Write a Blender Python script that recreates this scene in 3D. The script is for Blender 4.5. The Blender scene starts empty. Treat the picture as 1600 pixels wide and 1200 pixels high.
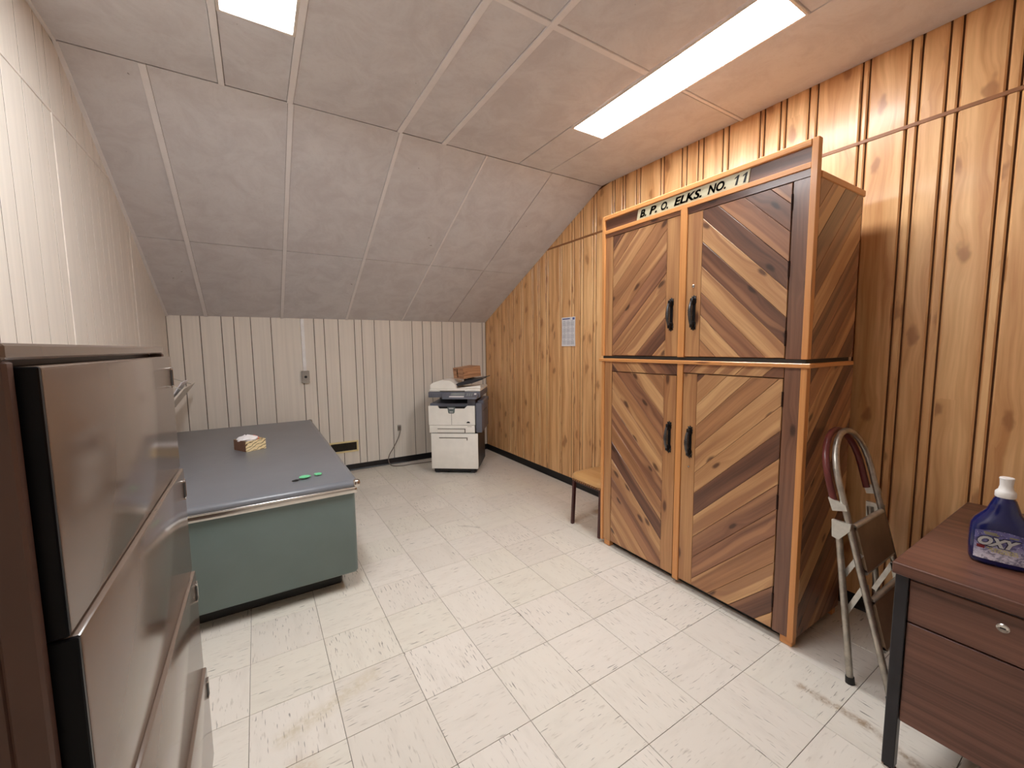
import bpy, bmesh, math, random
from mathutils import Matrix, Vector
random.seed(7)
C = bpy.context.scene.collection
SC = bpy.context.scene

# ------------------------------------------------------------------ camera, world, exposure
CAM_H = 1.4276
YAW, PITCH, ROLL, FPX = 0.55636, 0.09161, -0.0111, 639.26
cy, sy, cp, sp = math.cos(YAW), math.sin(YAW), math.cos(PITCH), math.sin(PITCH)
F = Vector((sy*cp, cy*cp, -sp)); R0 = Vector((cy, -sy, 0)); U0 = R0.cross(F)
RR = R0*math.cos(ROLL) + U0*math.sin(ROLL); UU = U0*math.cos(ROLL) - R0*math.sin(ROLL)
cam = bpy.data.cameras.new('camera'); cam_o = bpy.data.objects.new('camera', cam); C.objects.link(cam_o)
cam.sensor_fit = 'HORIZONTAL'; cam.sensor_width = 36; cam.lens = 36*FPX/1600; cam.clip_start = .02
cam_o.matrix_world = Matrix(((RR.x, UU.x, -F.x, 0), (RR.y, UU.y, -F.y, 0), (RR.z, UU.z, -F.z, CAM_H), (0, 0, 0, 1)))
SC.camera = cam_o
w = bpy.data.worlds.new('world'); SC.world = w; w.use_nodes = True
w.node_tree.nodes['Background'].inputs[0].default_value = (.9, .95, 1, 1)
w.node_tree.nodes['Background'].inputs[1].default_value = .05
LIGHT_STRENGTH = 14.0
LIGHT_COLOR = (.97, 1.0, 1.02, 1)
SC.view_settings.view_transform = 'Standard'; SC.view_settings.look = 'None'
SC.view_settings.exposure = 1.42; SC.view_settings.gamma = 1; SC.view_settings.use_curve_mapping = False
SC.cycles.use_denoising = True
SC.cycles.diffuse_bounces = 6; SC.cycles.max_bounces = 10

# ------------------------------------------------------------------ room measures (metres)
XL, XR, YB, YF = -.70, 2.68, 4.985, -1.70
H, RY, ZK = 2.829, 2.765, 1.752
SL = (H-ZK)/(YB-RY)
def zc(y): return H if y <= RY else H-(y-RY)*SL

# ------------------------------------------------------------------ materials
def lin(c):
    r = []
    for v in c:
        v /= 255.0
        r.append(v/12.92 if v <= .04045 else ((v+.055)/1.055)**2.4)
    return (*r, 1)
class NT:
    def __init__(s, name):
        s.m = bpy.data.materials.new(name); s.m.use_nodes = True
        s.t = s.m.node_tree; s.b = s.t.nodes['Principled BSDF']
    def n(s, typ, **kw):
        nd = s.t.nodes.new(typ)
        for k, v in kw.items(): setattr(nd, k, v)
        return nd
    def put(s, sock, v):
        if isinstance(v, bpy.types.NodeSocket): s.t.links.new(v, sock)
        else: sock.default_value = v
    def math(s, op, a, b=None, c=None, clamp=False):
        nd = s.n('ShaderNodeMath', operation=op, use_clamp=clamp)
        s.put(nd.inputs[0], a)
        if b is not None: s.put(nd.inputs[1], b)
        if c is not None: s.put(nd.inputs[2], c)
        return nd.outputs[0]
    def comb(s, x, y, z=0.0):
        nd = s.n('ShaderNodeCombineXYZ')
        for i, v in enumerate((x, y, z)): s.put(nd.inputs[i], v)
        return nd.outputs[0]
    def sep(s, v):
        nd = s.n('ShaderNodeSeparateXYZ'); s.put(nd.inputs[0], v); return nd.outputs
    def noise(s, vec, scale=1, detail=3, rough=.5, dist=0):
        nd = s.n('ShaderNodeTexNoise'); s.put(nd.inputs['Vector'], vec)
        nd.inputs['Scale'].default_value = scale; nd.inputs['Detail'].default_value = detail
        nd.inputs['Roughness'].default_value = rough; nd.inputs['Distortion'].default_value = dist
        return nd.outputs[0]
    def voro(s, vec, scale=1, rnd=1):
        nd = s.n('ShaderNodeTexVoronoi', voronoi_dimensions='2D'); s.put(nd.inputs['Vector'], vec)
        nd.inputs['Scale'].default_value = scale; nd.inputs['Randomness'].default_value = rnd
        return nd.outputs['Distance'], nd.outputs['Color']
    def ss(s, v, a, b, lo=0.0, hi=1.0):
        nd = s.n('ShaderNodeMapRange', interpolation_type='SMOOTHSTEP'); s.put(nd.inputs[0], v)
        nd.inputs[1].default_value = a; nd.inputs[2].default_value = b
        nd.inputs[3].default_value = lo; nd.inputs[4].default_value = hi
        return nd.outputs[0]
    def mix(s, f, a, b, blend='MIX'):
        nd = s.n('ShaderNodeMix', data_type='RGBA', blend_type=blend)
        s.put(nd.inputs[0], f); s.put(nd.inputs[6], a); s.put(nd.inputs[7], b); return nd.outputs[2]
    def ramp(s, f, stops):
        nd = s.n('ShaderNodeValToRGB'); s.put(nd.inputs[0], f)
        e = nd.color_ramp.elements
        while len(e) < len(stops): e.new(.5)
        for i, (p, col) in enumerate(stops): e[i].position = p; e[i].color = col
        return nd.outputs[0]
    def bump(s, h, strength=.2, dist=.002):
        nd = s.n('ShaderNodeBump'); nd.inputs['Strength'].default_value = strength
        nd.inputs['Distance'].default_value = dist; s.put(nd.inputs['Height'], h)
        s.t.links.new(nd.outputs[0], s.b.inputs['Normal'])
    def obj(s): return s.n('ShaderNodeTexCoord').outputs['Object']
    def uv(s): return s.n('ShaderNodeTexCoord').outputs['UV']
    def rnd(s): return s.n('ShaderNodeObjectInfo').outputs['Random']
    def pos(s): return s.n('ShaderNodeNewGeometry').outputs['Position']
    def fin(s, col, rough=.5, metal=0, coat=0, spec=None):
        s.put(s.b.inputs['Base Color'], col); s.put(s.b.inputs['Roughness'], rough)
        s.b.inputs['Metallic'].default_value = metal
        if coat: s.b.inputs['Coat Weight'].default_value = coat; s.b.inputs['Coat Roughness'].default_value = .15
        if spec is not None: s.b.inputs['Specular IOR Level'].default_value = spec
        return s.m
def plain(name, col, rough=.5, metal=0, var=.12, scale=9, bump=0, coat=0, spec=None):
    t = NT(name); n = t.noise(t.obj(), scale, 4, .6)
    a = lin(col); d = tuple(x*(1-var) for x in a[:3])+(1,); u = tuple(min(1, x*(1+var)) for x in a[:3])+(1,)
    col = t.mix(t.ss(n, .3, .7), d, u)
    if bump: t.bump(t.noise(t.obj(), scale*25, 3), bump)
    return t.fin(col, rough, metal, coat, spec)
def wood(name, light, dark, knot, ku=2.2, kv=7.0, kr=.16, ring=14, tone=None, rough=.4, coat=0, fine=70, contrast=1.0, bump=.08, sap=None, kstr=.85, kwob=.0):
    t = NT(name); u, v, _ = t.sep(t.uv()); r = t.rnd()
    u = t.math('ADD', u, t.math('MULTIPLY', r, 37.3)); v = t.math('ADD', v, t.math('MULTIPLY', r, 91.7))
    if kwob:
        wu = t.math('MULTIPLY', t.math('SUBTRACT', t.noise(t.comb(t.math('MULTIPLY', u, 9), t.math('MULTIPLY', v, 14)), 1, 2), .5), kwob)
        wv = t.math('MULTIPLY', t.math('SUBTRACT', t.noise(t.comb(t.math('MULTIPLY', u, 11), t.math('MULTIPLY', v, 17), 4.0), 1, 2), .5), kwob)
    else: wu = wv = 0.0
    kd, kc = t.voro(t.comb(t.math('MULTIPLY_ADD', u, ku, wu), t.math('MULTIPLY_ADD', v, kv, wv)), 1, .95)
    sel = t.sep(kc)[0]
    kmask = t.math('MULTIPLY', t.ss(kd, kr*.35, kr, 1, 0), t.math('GREATER_THAN', sel, .35))
    kwide = t.math('MULTIPLY', t.ss(kd, 0, kr*3.2, 1, 0), t.math('GREATER_THAN', sel, .35))
    warp = t.noise(t.comb(t.math('MULTIPLY', u, 1.6), t.math('MULTIPLY', v, 3)), 1, 2)
    vv = t.math('ADD', v, t.math('ADD', t.math('MULTIPLY', warp, .06), t.math('MULTIPLY', kwide, .022)))
    g1 = t.noise(t.comb(t.math('MULTIPLY', u, .7), t.math('MULTIPLY', vv, ring)), 1, 3, .55)
    g2 = t.noise(t.comb(t.math('MULTIPLY', u, 2.2), t.math('MULTIPLY', vv, fine)), 1, 3, .6)
    f = t.math('ADD', t.math('MULTIPLY', t.ss(g1, .35, .65), .7*contrast), t.math('MULTIPLY', t.ss(g2, .35, .7), .35*contrast))
    col = t.mix(t.math('MINIMUM', f, 1.0), lin(light), lin(dark))
    if sap:
        sp = t.ss(t.noise(t.comb(t.math('MULTIPLY', u, .3), t.math('MULTIPLY', vv, 13)), 1, 1), .55, .64)
        col = t.mix(t.math('MULTIPLY', sp, .7), col, lin(sap))
    col = t.mix(t.math('MULTIPLY', kwide, .35), col, lin(dark))
    col = t.mix(t.math('MULTIPLY', kmask, kstr), col, lin(knot))
    if bump: t.bump(g2, bump, .001)
    return t.fin(col, rough, 0, coat)

M = {}
M['pine'] = wood('knotty_pine_panelling', (250, 202, 144), (206, 146, 92), (150, 94, 54), ku=2.9, kv=6.5, kr=.17, ring=15, fine=55, rough=.33, coat=.15, contrast=.95, kstr=.6, kwob=.35)
M['cedar_l'] = wood('light_cedar_plank', (216, 170, 120), (176, 126, 84), (74, 42, 28), ku=3.2, kv=8, kr=.13, ring=16, fine=80, sap=(150, 100, 68), rough=.36, coat=.2, kwob=.15)
M['cedar_m'] = wood('tan_cedar_plank', (184, 132, 90), (142, 96, 64), (66, 38, 26), ku=2.8, kv=7, kr=.12, ring=16, fine=80, sap=(210, 162, 112), rough=.36, coat=.2, kwob=.15)
M['cedar_r'] = wood('reddish_cedar_plank', (158, 108, 78), (118, 78, 56), (60, 34, 24), ku=3.0, kv=8, kr=.11, ring=18, fine=90, sap=(186, 134, 94), rough=.36, coat=.2, kwob=.15)
M['cedar_d'] = wood('dark_cedar_plank', (126, 84, 62), (86, 55, 42), (48, 28, 20), ku=3.2, kv=8, kr=.12, ring=18, fine=90, sap=(160, 112, 80), rough=.34, coat=.2, kwob=.15)
M['cedar_dark'] = wood('dark_cedar_board', (134, 92, 70), (92, 58, 44), (56, 32, 24), ku=2.5, kv=6, kr=.1, ring=20, fine=90, rough=.28, coat=.3)
M['cedar_light'] = wood('light_cedar_board', (200, 150, 100), (160, 108, 70), (80, 46, 30), ku=2.2, kv=6, kr=.11, ring=18, fine=80, rough=.36, coat=.2)
M['trim'] = wood('orange_fir_trim', (226, 160, 96), (196, 126, 70), (130, 74, 38), ku=1.2, kv=9, kr=.07, ring=30, fine=110, rough=.36, coat=.2, contrast=.7)
M['plybox'] = plain('raw_wood_carcass', (120, 78, 50), .5)
M['walnut'] = wood('walnut_laminate', (122, 82, 66), (80, 50, 40), (70, 42, 33), ku=.8, kv=3, kr=.02, ring=26, fine=150, rough=.38, contrast=.95, bump=.03)
M['groove'] = plain('groove_brown', (112, 66, 34), .8)  # dark brown colour of the pine panelling grooves
M['groove_wall'] = plain('groove_grey_brown', (112, 96, 84), .8)
M['batten'] = plain('panel_batten_brown', (150, 98, 58), .5)

def paint_wall(name, col):
    t = NT(name); u, v, _ = t.sep(t.uv()); r = t.rnd()
    n1 = t.noise(t.comb(t.math('ADD', t.math('MULTIPLY', u, .8), t.math('MULTIPLY', r, 50)), t.math('MULTIPLY', v, 30)), 1, 4, .6)
    n2 = t.noise(t.pos(), 1.7, 3)
    c0 = lin(col); c1 = tuple(x*.9 for x in c0[:3])+(1,)
    c = t.mix(t.ss(n1, .3, .75), c0, c1)
    c = t.mix(t.math('MULTIPLY', t.ss(n2, .45, .75), .3), c, tuple(x*.86 for x in c0[:3])+(1,))
    t.bump(n1, .08, .001)
    return t.fin(c, .42)
M['white_panel'] = paint_wall('painted_panelling', (228, 218, 206))
M['back_panel_brightened'] = paint_wall('painted_panelling_brightened', (240, 231, 219))  # same paint as the left wall, lightened to stand in for extra light
M['rear_wall'] = plain('painted_rear_wall', (236, 228, 220), .7)

def floor_tile():
    t = NT('vinyl_floor_tile'); o = t.obj(); x, y, z = t.sep(o); r = t.rnd()
    off = t.math('MULTIPLY', r, 43.0)
    x2 = t.math('ADD', x, off); y2 = t.math('ADD', y, t.math('MULTIPLY', r, 17.0))
    base = t.ramp(r, [(0, lin(FLOOR_A)), (.5, lin(FLOOR_B)), (1, lin(FLOOR_C))])
    cloud = t.noise(t.comb(t.math('MULTIPLY', x2, 4), t.math('MULTIPLY', y2, 16)), 1, 4, .6)
    col = t.mix(t.math('MULTIPLY', t.ss(cloud, .45, .75), .22), base, lin((190, 180, 166)))
    dash = t.noise(t.comb(t.math('MULTIPLY', x2, 15), t.math('MULTIPLY', y2, 150)), 1, 1, .5)
    gate = t.noise(t.comb(t.math('MULTIPLY', x2, 7), t.math('MULTIPLY', y2, 9), 3.3), 1, 2)
    m = t.math('MULTIPLY', t.ss(dash, .65, .71), t.ss(t.math('ADD', gate, t.math('MULTIPLY', t.math('FRACT', t.math('MULTIPLY', r, 13.7)), .16)), .50, .66))
    col = t.mix(t.math('MULTIPLY', m, .72), col, lin((92, 84, 74)))
    dash2 = t.noise(t.comb(t.math('MULTIPLY', x2, 18), t.math('MULTIPLY', y2, 100), 7.0), 1, 2, .5)
    col = t.mix(t.math('MULTIPLY', t.ss(dash2, .6, .72), .35), col, lin((168, 156, 140)))
    # rust stain left by a cabinet foot, and scuffs, at their places on the floor
    P = t.pos(); px, py, pz = t.sep(P)
    def seg(ax, ay, bx, by, rad, wob=.02):
        dx, dy = bx-ax, by-ay; L2 = dx*dx+dy*dy
        wn = t.math('MULTIPLY', t.math('SUBTRACT', t.noise(P, 18, 3), .5), wob*2)
        rx = t.math('SUBTRACT', px, ax); ry = t.math('SUBTRACT', py, ay)
        h = t.math('DIVIDE', t.math('ADD', t.math('MULTIPLY', rx, dx), t.math('MULTIPLY', ry, dy)), L2, clamp=True)
        ex = t.math('SUBTRACT', rx, t.math('MULTIPLY', h, dx)); ey = t.math('SUBTRACT', ry, t.math('MULTIPLY', h, dy))
        d = t.math('SQRT', t.math('ADD', t.math('MULTIPLY', ex, ex), t.math('MULTIPLY', ey, ey)))
        return t.ss(t.math('ADD', d, wn), 0, rad, 1, 0)
    grime = t.noise(P, 40, 4, .7)
    for (a, rad, colr, k) in STAINS:
        col = t.mix(t.math('MULTIPLY', t.math('MULTIPLY', seg(*a, rad), k), t.ss(grime, .25, .7)), col, lin(colr))
    t.bump(t.noise(o, 60, 2), .05, .001)
    rg = t.ss(t.noise(P, 3, 2), .0, 1, .29, .38)
    return t.fin(col, rg)
FLOOR_A, FLOOR_B, FLOOR_C = (222, 214, 203), (230, 222, 212), (225, 218, 205)
STAINS = [((-.02, 1.12, -.03, 1.46), .05, (170, 120, 70), .75), ((-.035, 1.18, -.03, 1.42), .014, (96, 62, 36), .9),
          ((.06, 1.1, .04, 1.45), .10, (196, 168, 136), .6), ((1.72, .80, 1.60, .62), .022, (150, 110, 70), .0),
          ((1.85, .72, 1.86, .50), .03, (150, 120, 84), .8), ((1.86, .50, 1.80, .30), .03, (140, 112, 80), .8),
          ((.0, 1.62, .35, 1.75), .06, (196, 182, 150), .6), ((1.3, 2.92, 1.42, 2.80), .02, (110, 98, 84), .5)]
M['tile'] = floor_tile()
M['grout'] = plain('floor_joint', (112, 100, 88), .8)

def ceil_mat():
    t = NT('mottled_ceiling_board'); P = t.pos(); r = t.rnd()
    n1 = t.noise(P, 5, 6, .7, .6); n2 = t.noise(P, 45, 4, .7)
    c = t.mix(t.ss(n1, .35, .7), lin((226, 224, 226)), lin((212, 208, 210)))
    c = t.mix(t.math('MULTIPLY', t.ss(n2, .5, .75), .25), c, lin((204, 194, 192)))
    c = t.mix(t.math('MULTIPLY', r, .12), c, lin((206, 194, 186)))
    sp = t.noise(P, 23, 1)
    c = t.mix(t.math('MULTIPLY', t.ss(sp, .80, .83), .6), c, lin((90, 78, 70)))
    t.bump(n2, .25, .002)
    return t.fin(c, .8)
M['ceiling'] = ceil_mat()
M['ceil_batten'] = plain('ceiling_batten_paint', (240, 236, 236), .6, var=.03)
M['ceil_gap'] = plain('ceiling_joint_dark', (130, 112, 104), .9)
def emit(name, strength, col):
    t = NT(name); t.b.inputs['Base Color'].default_value = (.9, .9, .9, 1)
    t.b.inputs['Emission Color'].default_value = col; t.b.inputs['Emission Strength'].default_value = strength
    n = t.noise(t.obj(), 200, 1); t.bump(n, .02); t.b.inputs['Roughness'].default_value = .5
    return t.m
M['diffuser'] = emit('lit_lamp_diffuser', LIGHT_STRENGTH, LIGHT_COLOR)
M['white_enamel'] = plain('white_enamel', (225, 215, 205), .4)
M['black_vinyl'] = plain('black_vinyl_base', (26, 24, 26), .35)
M['taupe'] = plain('taupe_enamel', (112, 94, 82), .16, var=.04, scale=3, coat=.3)
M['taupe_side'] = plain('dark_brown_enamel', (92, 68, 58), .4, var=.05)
M['black_gloss'] = plain('black_plastic_edge', (5, 6, 10), .3, spec=.2)
M['chrome'] = plain('brushed_chrome', (205, 200, 194), .22, 1, var=.05)
M['steel_tube'] = plain('worn_steel_tube', (176, 170, 160), .38, .85, var=.2, scale=30)
M['zinc'] = plain('zinc_plate', (208, 206, 198), .4, .6, var=.1, scale=30)
M['maroon_vinyl'] = plain('maroon_vinyl_sleeve', (104, 48, 46), .3)
M['tan_step'] = plain('tan_rubber_tread', (150, 128, 104), .6)
M['rubber'] = plain('black_rubber', (24, 22, 22), .6)
M['desk_top'] = plain('grey_linoleum_top', (118, 120, 126), .3, var=.04, scale=4)
M['desk_edge'] = plain('grey_edge_band', (124, 126, 134), .22, .2)
M['teal'] = plain('teal_enamel', (108, 124, 122), .3, var=.05, scale=3)
M['dark_base'] = plain('dark_plinth', (38, 38, 36), .5)
M['cop_white'] = plain('copier_ivory_plastic', (250, 246, 238), .4, var=.03)
M['cop_gray'] = plain('copier_slate_plastic', (104, 106, 118), .4, var=.04)
M['cop_dark'] = plain('copier_dark_plastic', (44, 44, 50), .4)
M['cop_black'] = plain('copier_black_plastic', (18, 18, 20), .35)
M['cop_line'] = plain('copier_seam', (120, 112, 102), .6)
M['lcd'] = plain('grey_green_display', (150, 156, 156), .2)
M['badge'] = plain('grey_badge', (104, 112, 112), .35)
M['crate'] = wood('brown_crate_wood', (206, 156, 116), (160, 112, 80), (80, 46, 28), ku=3, kv=12, kr=.1, ring=40, fine=120, rough=.55)
M['slot'] = plain('dark_slot', (40, 26, 20), .8)
M['brass'] = plain('pale_brass', (244, 226, 172), .35, .35, var=.06)
M['dark_brass'] = plain('dark_brass_louver', (70, 58, 36), .4, .6)
M['grey_cover'] = plain('grey_cover_plate', (168, 162, 154), .4, .3)
M['white_pvc'] = plain('white_raceway', (254, 250, 248), .4)
M['paper'] = plain('white_paper', (236, 234, 238), .7, var=.02)
M['print_grey'] = plain('grey_print', (176, 176, 186), .7)
M['print_blue'] = plain('blue_print', (92, 100, 150), .7)
M['iron'] = plain('black_iron', (24, 22, 24), .32, .4, var=.2, scale=60)
M['pewter'] = plain('pewter_grip', (92, 92, 94), .28, .8, var=.2, scale=60)
M['hinge'] = plain('dark_hinge', (52, 32, 26), .35, .6)
M['sign'] = wood('cream_sign_board', (226, 218, 190), (196, 186, 152), (190, 180, 148), ku=.5, kv=2, kr=.01, ring=10, fine=30, rough=.4, bump=0)
M['ink'] = plain('black_ink', (16, 14, 14), .5)
M['seat'] = wood('tan_seat_vinyl', (224, 176, 118), (206, 154, 96), (200, 150, 92), ku=.5, kv=2, kr=.01, ring=9, fine=30, rough=.35, bump=0)
M['maroon_metal'] = plain('maroon_tube', (78, 42, 40), .3, .2)
M['stud'] = plain('seat_rim_tan', (176, 128, 80), .5)
M['black_metal'] = plain('black_square_tube', (40, 38, 42), .32, .3)
def blue_plastic():
    t = NT('cobalt_bottle_plastic'); n = t.noise(t.obj(), 12, 2)
    c = t.mix(n, lin((8, 18, 66)), lin((14, 28, 92)))
    return t.fin(c, .12, 0, .5)
M['blue'] = blue_plastic()
M['cap_white'] = plain('white_cap_plastic', (238, 234, 230), .35, var=.02)
def label_mat():
    t = NT('oxy_label_print'); o = t.uv(); u, v, _ = t.sep(o)
    c = t.mix(t.ss(v, .0, .75), lin((224, 220, 232)), lin((110, 106, 160)))
    n = t.noise(o, 7, 3, .6, 1)
    c = t.mix(t.math('MULTIPLY', t.ss(n, .42, .62), .75), c, lin((58, 54, 100)))
    d, _c = t.voro(o, 9); c = t.mix(t.math('MULTIPLY', t.ss(d, .05, .12, 1, 0), .55), c, lin((236, 236, 246)))
    return t.fin(c, .3)
M['label'] = label_mat()
M['ink_white'] = plain('white_print', (244, 242, 240), .4, var=.01)
M['ink_navy'] = plain('navy_print', (22, 22, 58), .4)
M['ink_gold'] = plain('gold_print', (206, 196, 118), .4)
M['ink_olive'] = plain('olive_print', (150, 146, 96), .4)
M['ink_red'] = plain('dark_red_print', (120, 30, 40), .4)
def carton_mat():
    t = NT('carton_line_print'); o = t.obj(); x, y, z = t.sep(o)
    wb_ = t.noise(o, 22, 2)
    q1 = t.math('ADD', t.math('ADD', t.math('MULTIPLY', z, 42), t.math('MULTIPLY', x, -20)), t.math('MULTIPLY', wb_, 2.2))
    f = t.math('ABSOLUTE', t.math('SUBTRACT', t.math('FRACT', q1), .5))
    c = t.mix(t.ss(f, .05, .13, 1, 0), lin((250, 228, 178)), lin((86, 58, 32)))
    return t.fin(c, .55)
M['carton'] = carton_mat()
M['carton_side'] = plain('brown_carton_end', (128, 92, 74), .55)
M['tissue'] = plain('white_crumpled_paper', (252, 250, 252), .8, var=.02)
M['pink'] = plain('pink_paper', (226, 140, 132), .6)
M['green'] = plain('bright_green_plastic', (120, 214, 158), .35)
M['cord'] = plain('grey_cord', (120, 108, 98), .5)

# ------------------------------------------------------------------ mesh helpers
class MB:
    def __init__(s): s.bm = bmesh.new(); s.mi = 0
    def _mark(s, faces):
        for f in faces: f.material_index = s.mi
    def box(s, x0, x1, y0, y1, z0, z1, b=0, seg=1):
        if x0 > x1: x0, x1 = x1, x0
        if y0 > y1: y0, y1 = y1, y0
        if z0 > z1: z0, z1 = z1, z0
        nb = set(s.bm.faces)
        vs = [s.bm.verts.new((x, y, z)) for x in (x0, x1) for y in (y0, y1) for z in (z0, z1)]
        fs = [s.bm.faces.new([vs[i] for i in q]) for q in ((0,1,3,2),(4,6,7,5),(0,4,5,1),(2,3,7,6),(0,2,6,4),(1,5,7,3))]
        if b:
            es = list({e for f in fs for e in f.edges})
            bmesh.ops.bevel(s.bm, geom=es, offset=b, segments=seg, affect='EDGES', profile=.5)
        s._mark([f for f in s.bm.faces if f not in nb])
        return s
    def loft(s, rings, cap=True, closed=True):
        """rings: lists of the same number of points; joined in order"""
        rv = [[s.bm.verts.new(p) for p in r] for r in rings]; n = len(rings[0]); fs = []
        for a, b in zip(rv, rv[1:]):
            for i in range(n if closed else n-1):
                j = (i+1) % n
                fs.append(s.bm.faces.new((a[i], a[j], b[j], b[i])))
        if cap and closed:
            fs.append(s.bm.faces.new(list(reversed(rv[0])))); fs.append(s.bm.faces.new(rv[-1]))
        s._mark(fs); return s
    def prism(s, pts, d):
        d = Vector(d); return s.loft([[Vector(p) for p in pts], [Vector(p)+d for p in pts]])
    def tube(s, pts, r, n=10, cap=True, closed=False):
        pts = [Vector(p) for p in pts]; m = len(pts); rings = []
        up = Vector((0, 0, 1)); prev = None
        for i, p in enumerate(pts):
            if closed: tg = pts[(i+1) % m]-pts[i-1]
            else: tg = pts[min(i+1, m-1)]-pts[max(i-1, 0)]
            tg.normalize()
            if prev is None:
                a = tg.cross(up)
                if a.length < 1e-3: a = tg.cross(Vector((1, 0, 0)))
            else: a = prev - tg*prev.dot(tg)
            a.normalize(); prev = a; b = tg.cross(a)
            rr = r[i] if isinstance(r, (list, tuple)) else r
            rings.append([p+(a*math.cos(2*math.pi*k/n)+b*math.sin(2*math.pi*k/n))*rr for k in range(n)])
        if closed: rings.append(rings[0])
        s.loft(rings, cap=cap and not closed)
        if closed: bmesh.ops.remove_doubles(s.bm, verts=s.bm.verts[:], dist=1e-6)
        return s
    def lathe(s, prof, c=(0, 0, 0), n=20, sx=1, sy=1):
        rings = [[Vector((c[0]+r*sx*math.cos(2*math.pi*k/n), c[1]+r*sy*math.sin(2*math.pi*k/n), c[2]+z)) for k in range(n)] for r, z in prof]
        return s.loft(rings)
    def quad(s, a, b, c, d):
        f = s.bm.faces.new([s.bm.verts.new(p) for p in (a, b, c, d)]); s._mark([f]); return s
    def xform(s, mtx):
        bmesh.ops.transform(s.bm, matrix=mtx, verts=s.bm.verts[:]); return s

RM = {}
def build(mb, name, mats, parent=None, grain=None, smooth=None, local=False, label=None, recalc=True):
    bm = mb.bm
    if recalc: bmesh.ops.recalc_face_normals(bm, faces=bm.faces[:])
    if grain is not None:
        g = Vector(grain).normalized(); uvl = bm.loops.layers.uv.new('uv')
        for f in bm.faces:
            n = f.normal; a = n.cross(g)
            if a.length < .2:
                a = Vector((0, 0, 1)) if abs(g.z) < .8 else Vector((1, 0, 0)); a = a - g*a.dot(g)
            a.normalize()
            for l in f.loops: l[uvl].uv = (l.vert.co.dot(g), l.vert.co.dot(a))
    base = RM.get(parent.name, Matrix.Identity(4)) if parent else Matrix.Identity(4)
    if not local and parent: bmesh.ops.transform(bm, matrix=base.inverted(), verts=bm.verts[:])
    me = bpy.data.meshes.new(name); bm.to_mesh(me); bm.free()
    if not isinstance(mats, (list, tuple)): mats = [mats]
    for m in mats: me.materials.append(m if not isinstance(m, str) else M[m])
    if smooth:
        for p in me.polygons: p.use_smooth = True
        me.set_sharp_from_angle(angle=math.radians(smooth))
    o = bpy.data.objects.new(name, me); C.objects.link(o)
    if parent: o.parent = parent; RM[o.name] = base
    if label: o['label'] = label
    return o
def thing(name, label, cat, loc=(0, 0, 0), rotz=0, group=None):
    o = bpy.data.objects.new(name, None); C.objects.link(o); o.empty_display_size = .1
    o.location = loc; o.rotation_euler = (0, 0, rotz)
    RM[o.name] = Matrix.Translation(loc) @ Matrix.Rotation(rotz, 4, 'Z')
    o['label'] = label; o['category'] = cat
    if group: o['group'] = group
    return o
def tag(o, label, cat, group=None):
    o['label'] = label; o['category'] = cat
    if group: o['group'] = group
    return o
def struct(o): o['kind'] = 'structure'; return o
def bx(name, mats, parent, x0, x1, y0, y1, z0, z1, b=0, grain=None, seg=1, smooth=None, local=False, label=None):
    return build(MB().box(x0, x1, y0, y1, z0, z1, b, seg), name, mats, parent, grain, smooth, local, label)
def clip(poly, nx, ny, d):
    """keep the part of a 2-d polygon where nx*x+ny*y <= d"""
    out = []
    for i in range(len(poly)):
        a, b = poly[i], poly[(i+1) % len(poly)]
        da, db = nx*a[0]+ny*a[1]-d, nx*b[0]+ny*b[1]-d
        if da <= 0: out.append(a)
        if (da < 0 < db) or (db < 0 < da):
            k = da/(da-db); out.append((a[0]+(b[0]-a[0])*k, a[1]+(b[1]-a[1])*k))
    res = []
    for p in out:
        if not res or math.dist(p, res[-1]) > 1e-5: res.append(p)
    if len(res) > 1 and math.dist(res[0], res[-1]) < 1e-5: res.pop()
    return res
def area(p): return .5*sum(p[i][0]*p[(i+1) % len(p)][1]-p[(i+1) % len(p)][0]*p[i][1] for i in range(len(p)))
def inset(poly, c):
    if area(poly) < 0: poly = poly[::-1]
    res = poly
    for i in range(len(poly)):
        a, b = poly[i], poly[(i+1) % len(poly)]
        L = math.dist(a, b)
        if L < 1e-6: continue
        nx, ny = (b[1]-a[1])/L, -(b[0]-a[0])/L
        res = clip(res, nx, ny, nx*a[0]+ny*a[1]-c)
        if len(res) < 3: return []
    return res
def slab2d(mb, poly, to3d, d0, d1, c=0):
    """extrude a 2-d polygon from depth d0 to d1 (d1 is the seen face), with a chamfer c"""
    if area(poly) < 0: poly = poly[::-1]
    if c:
        q = inset(poly, c)
        if len(q) == len(poly):
            # match start vertex
            k = min(range(len(q)), key=lambda i: math.dist(q[i], poly[0])); q = q[k:]+q[:k]
            s = 1 if d1 > d0 else -1
            return mb.loft([[to3d(p, d0) for p in poly], [to3d(p, d1-s*c) for p in poly], [to3d(p, d1) for p in q]])
    return mb.loft([[to3d(p, d0) for p in poly], [to3d(p, d1) for p in poly]])

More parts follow.
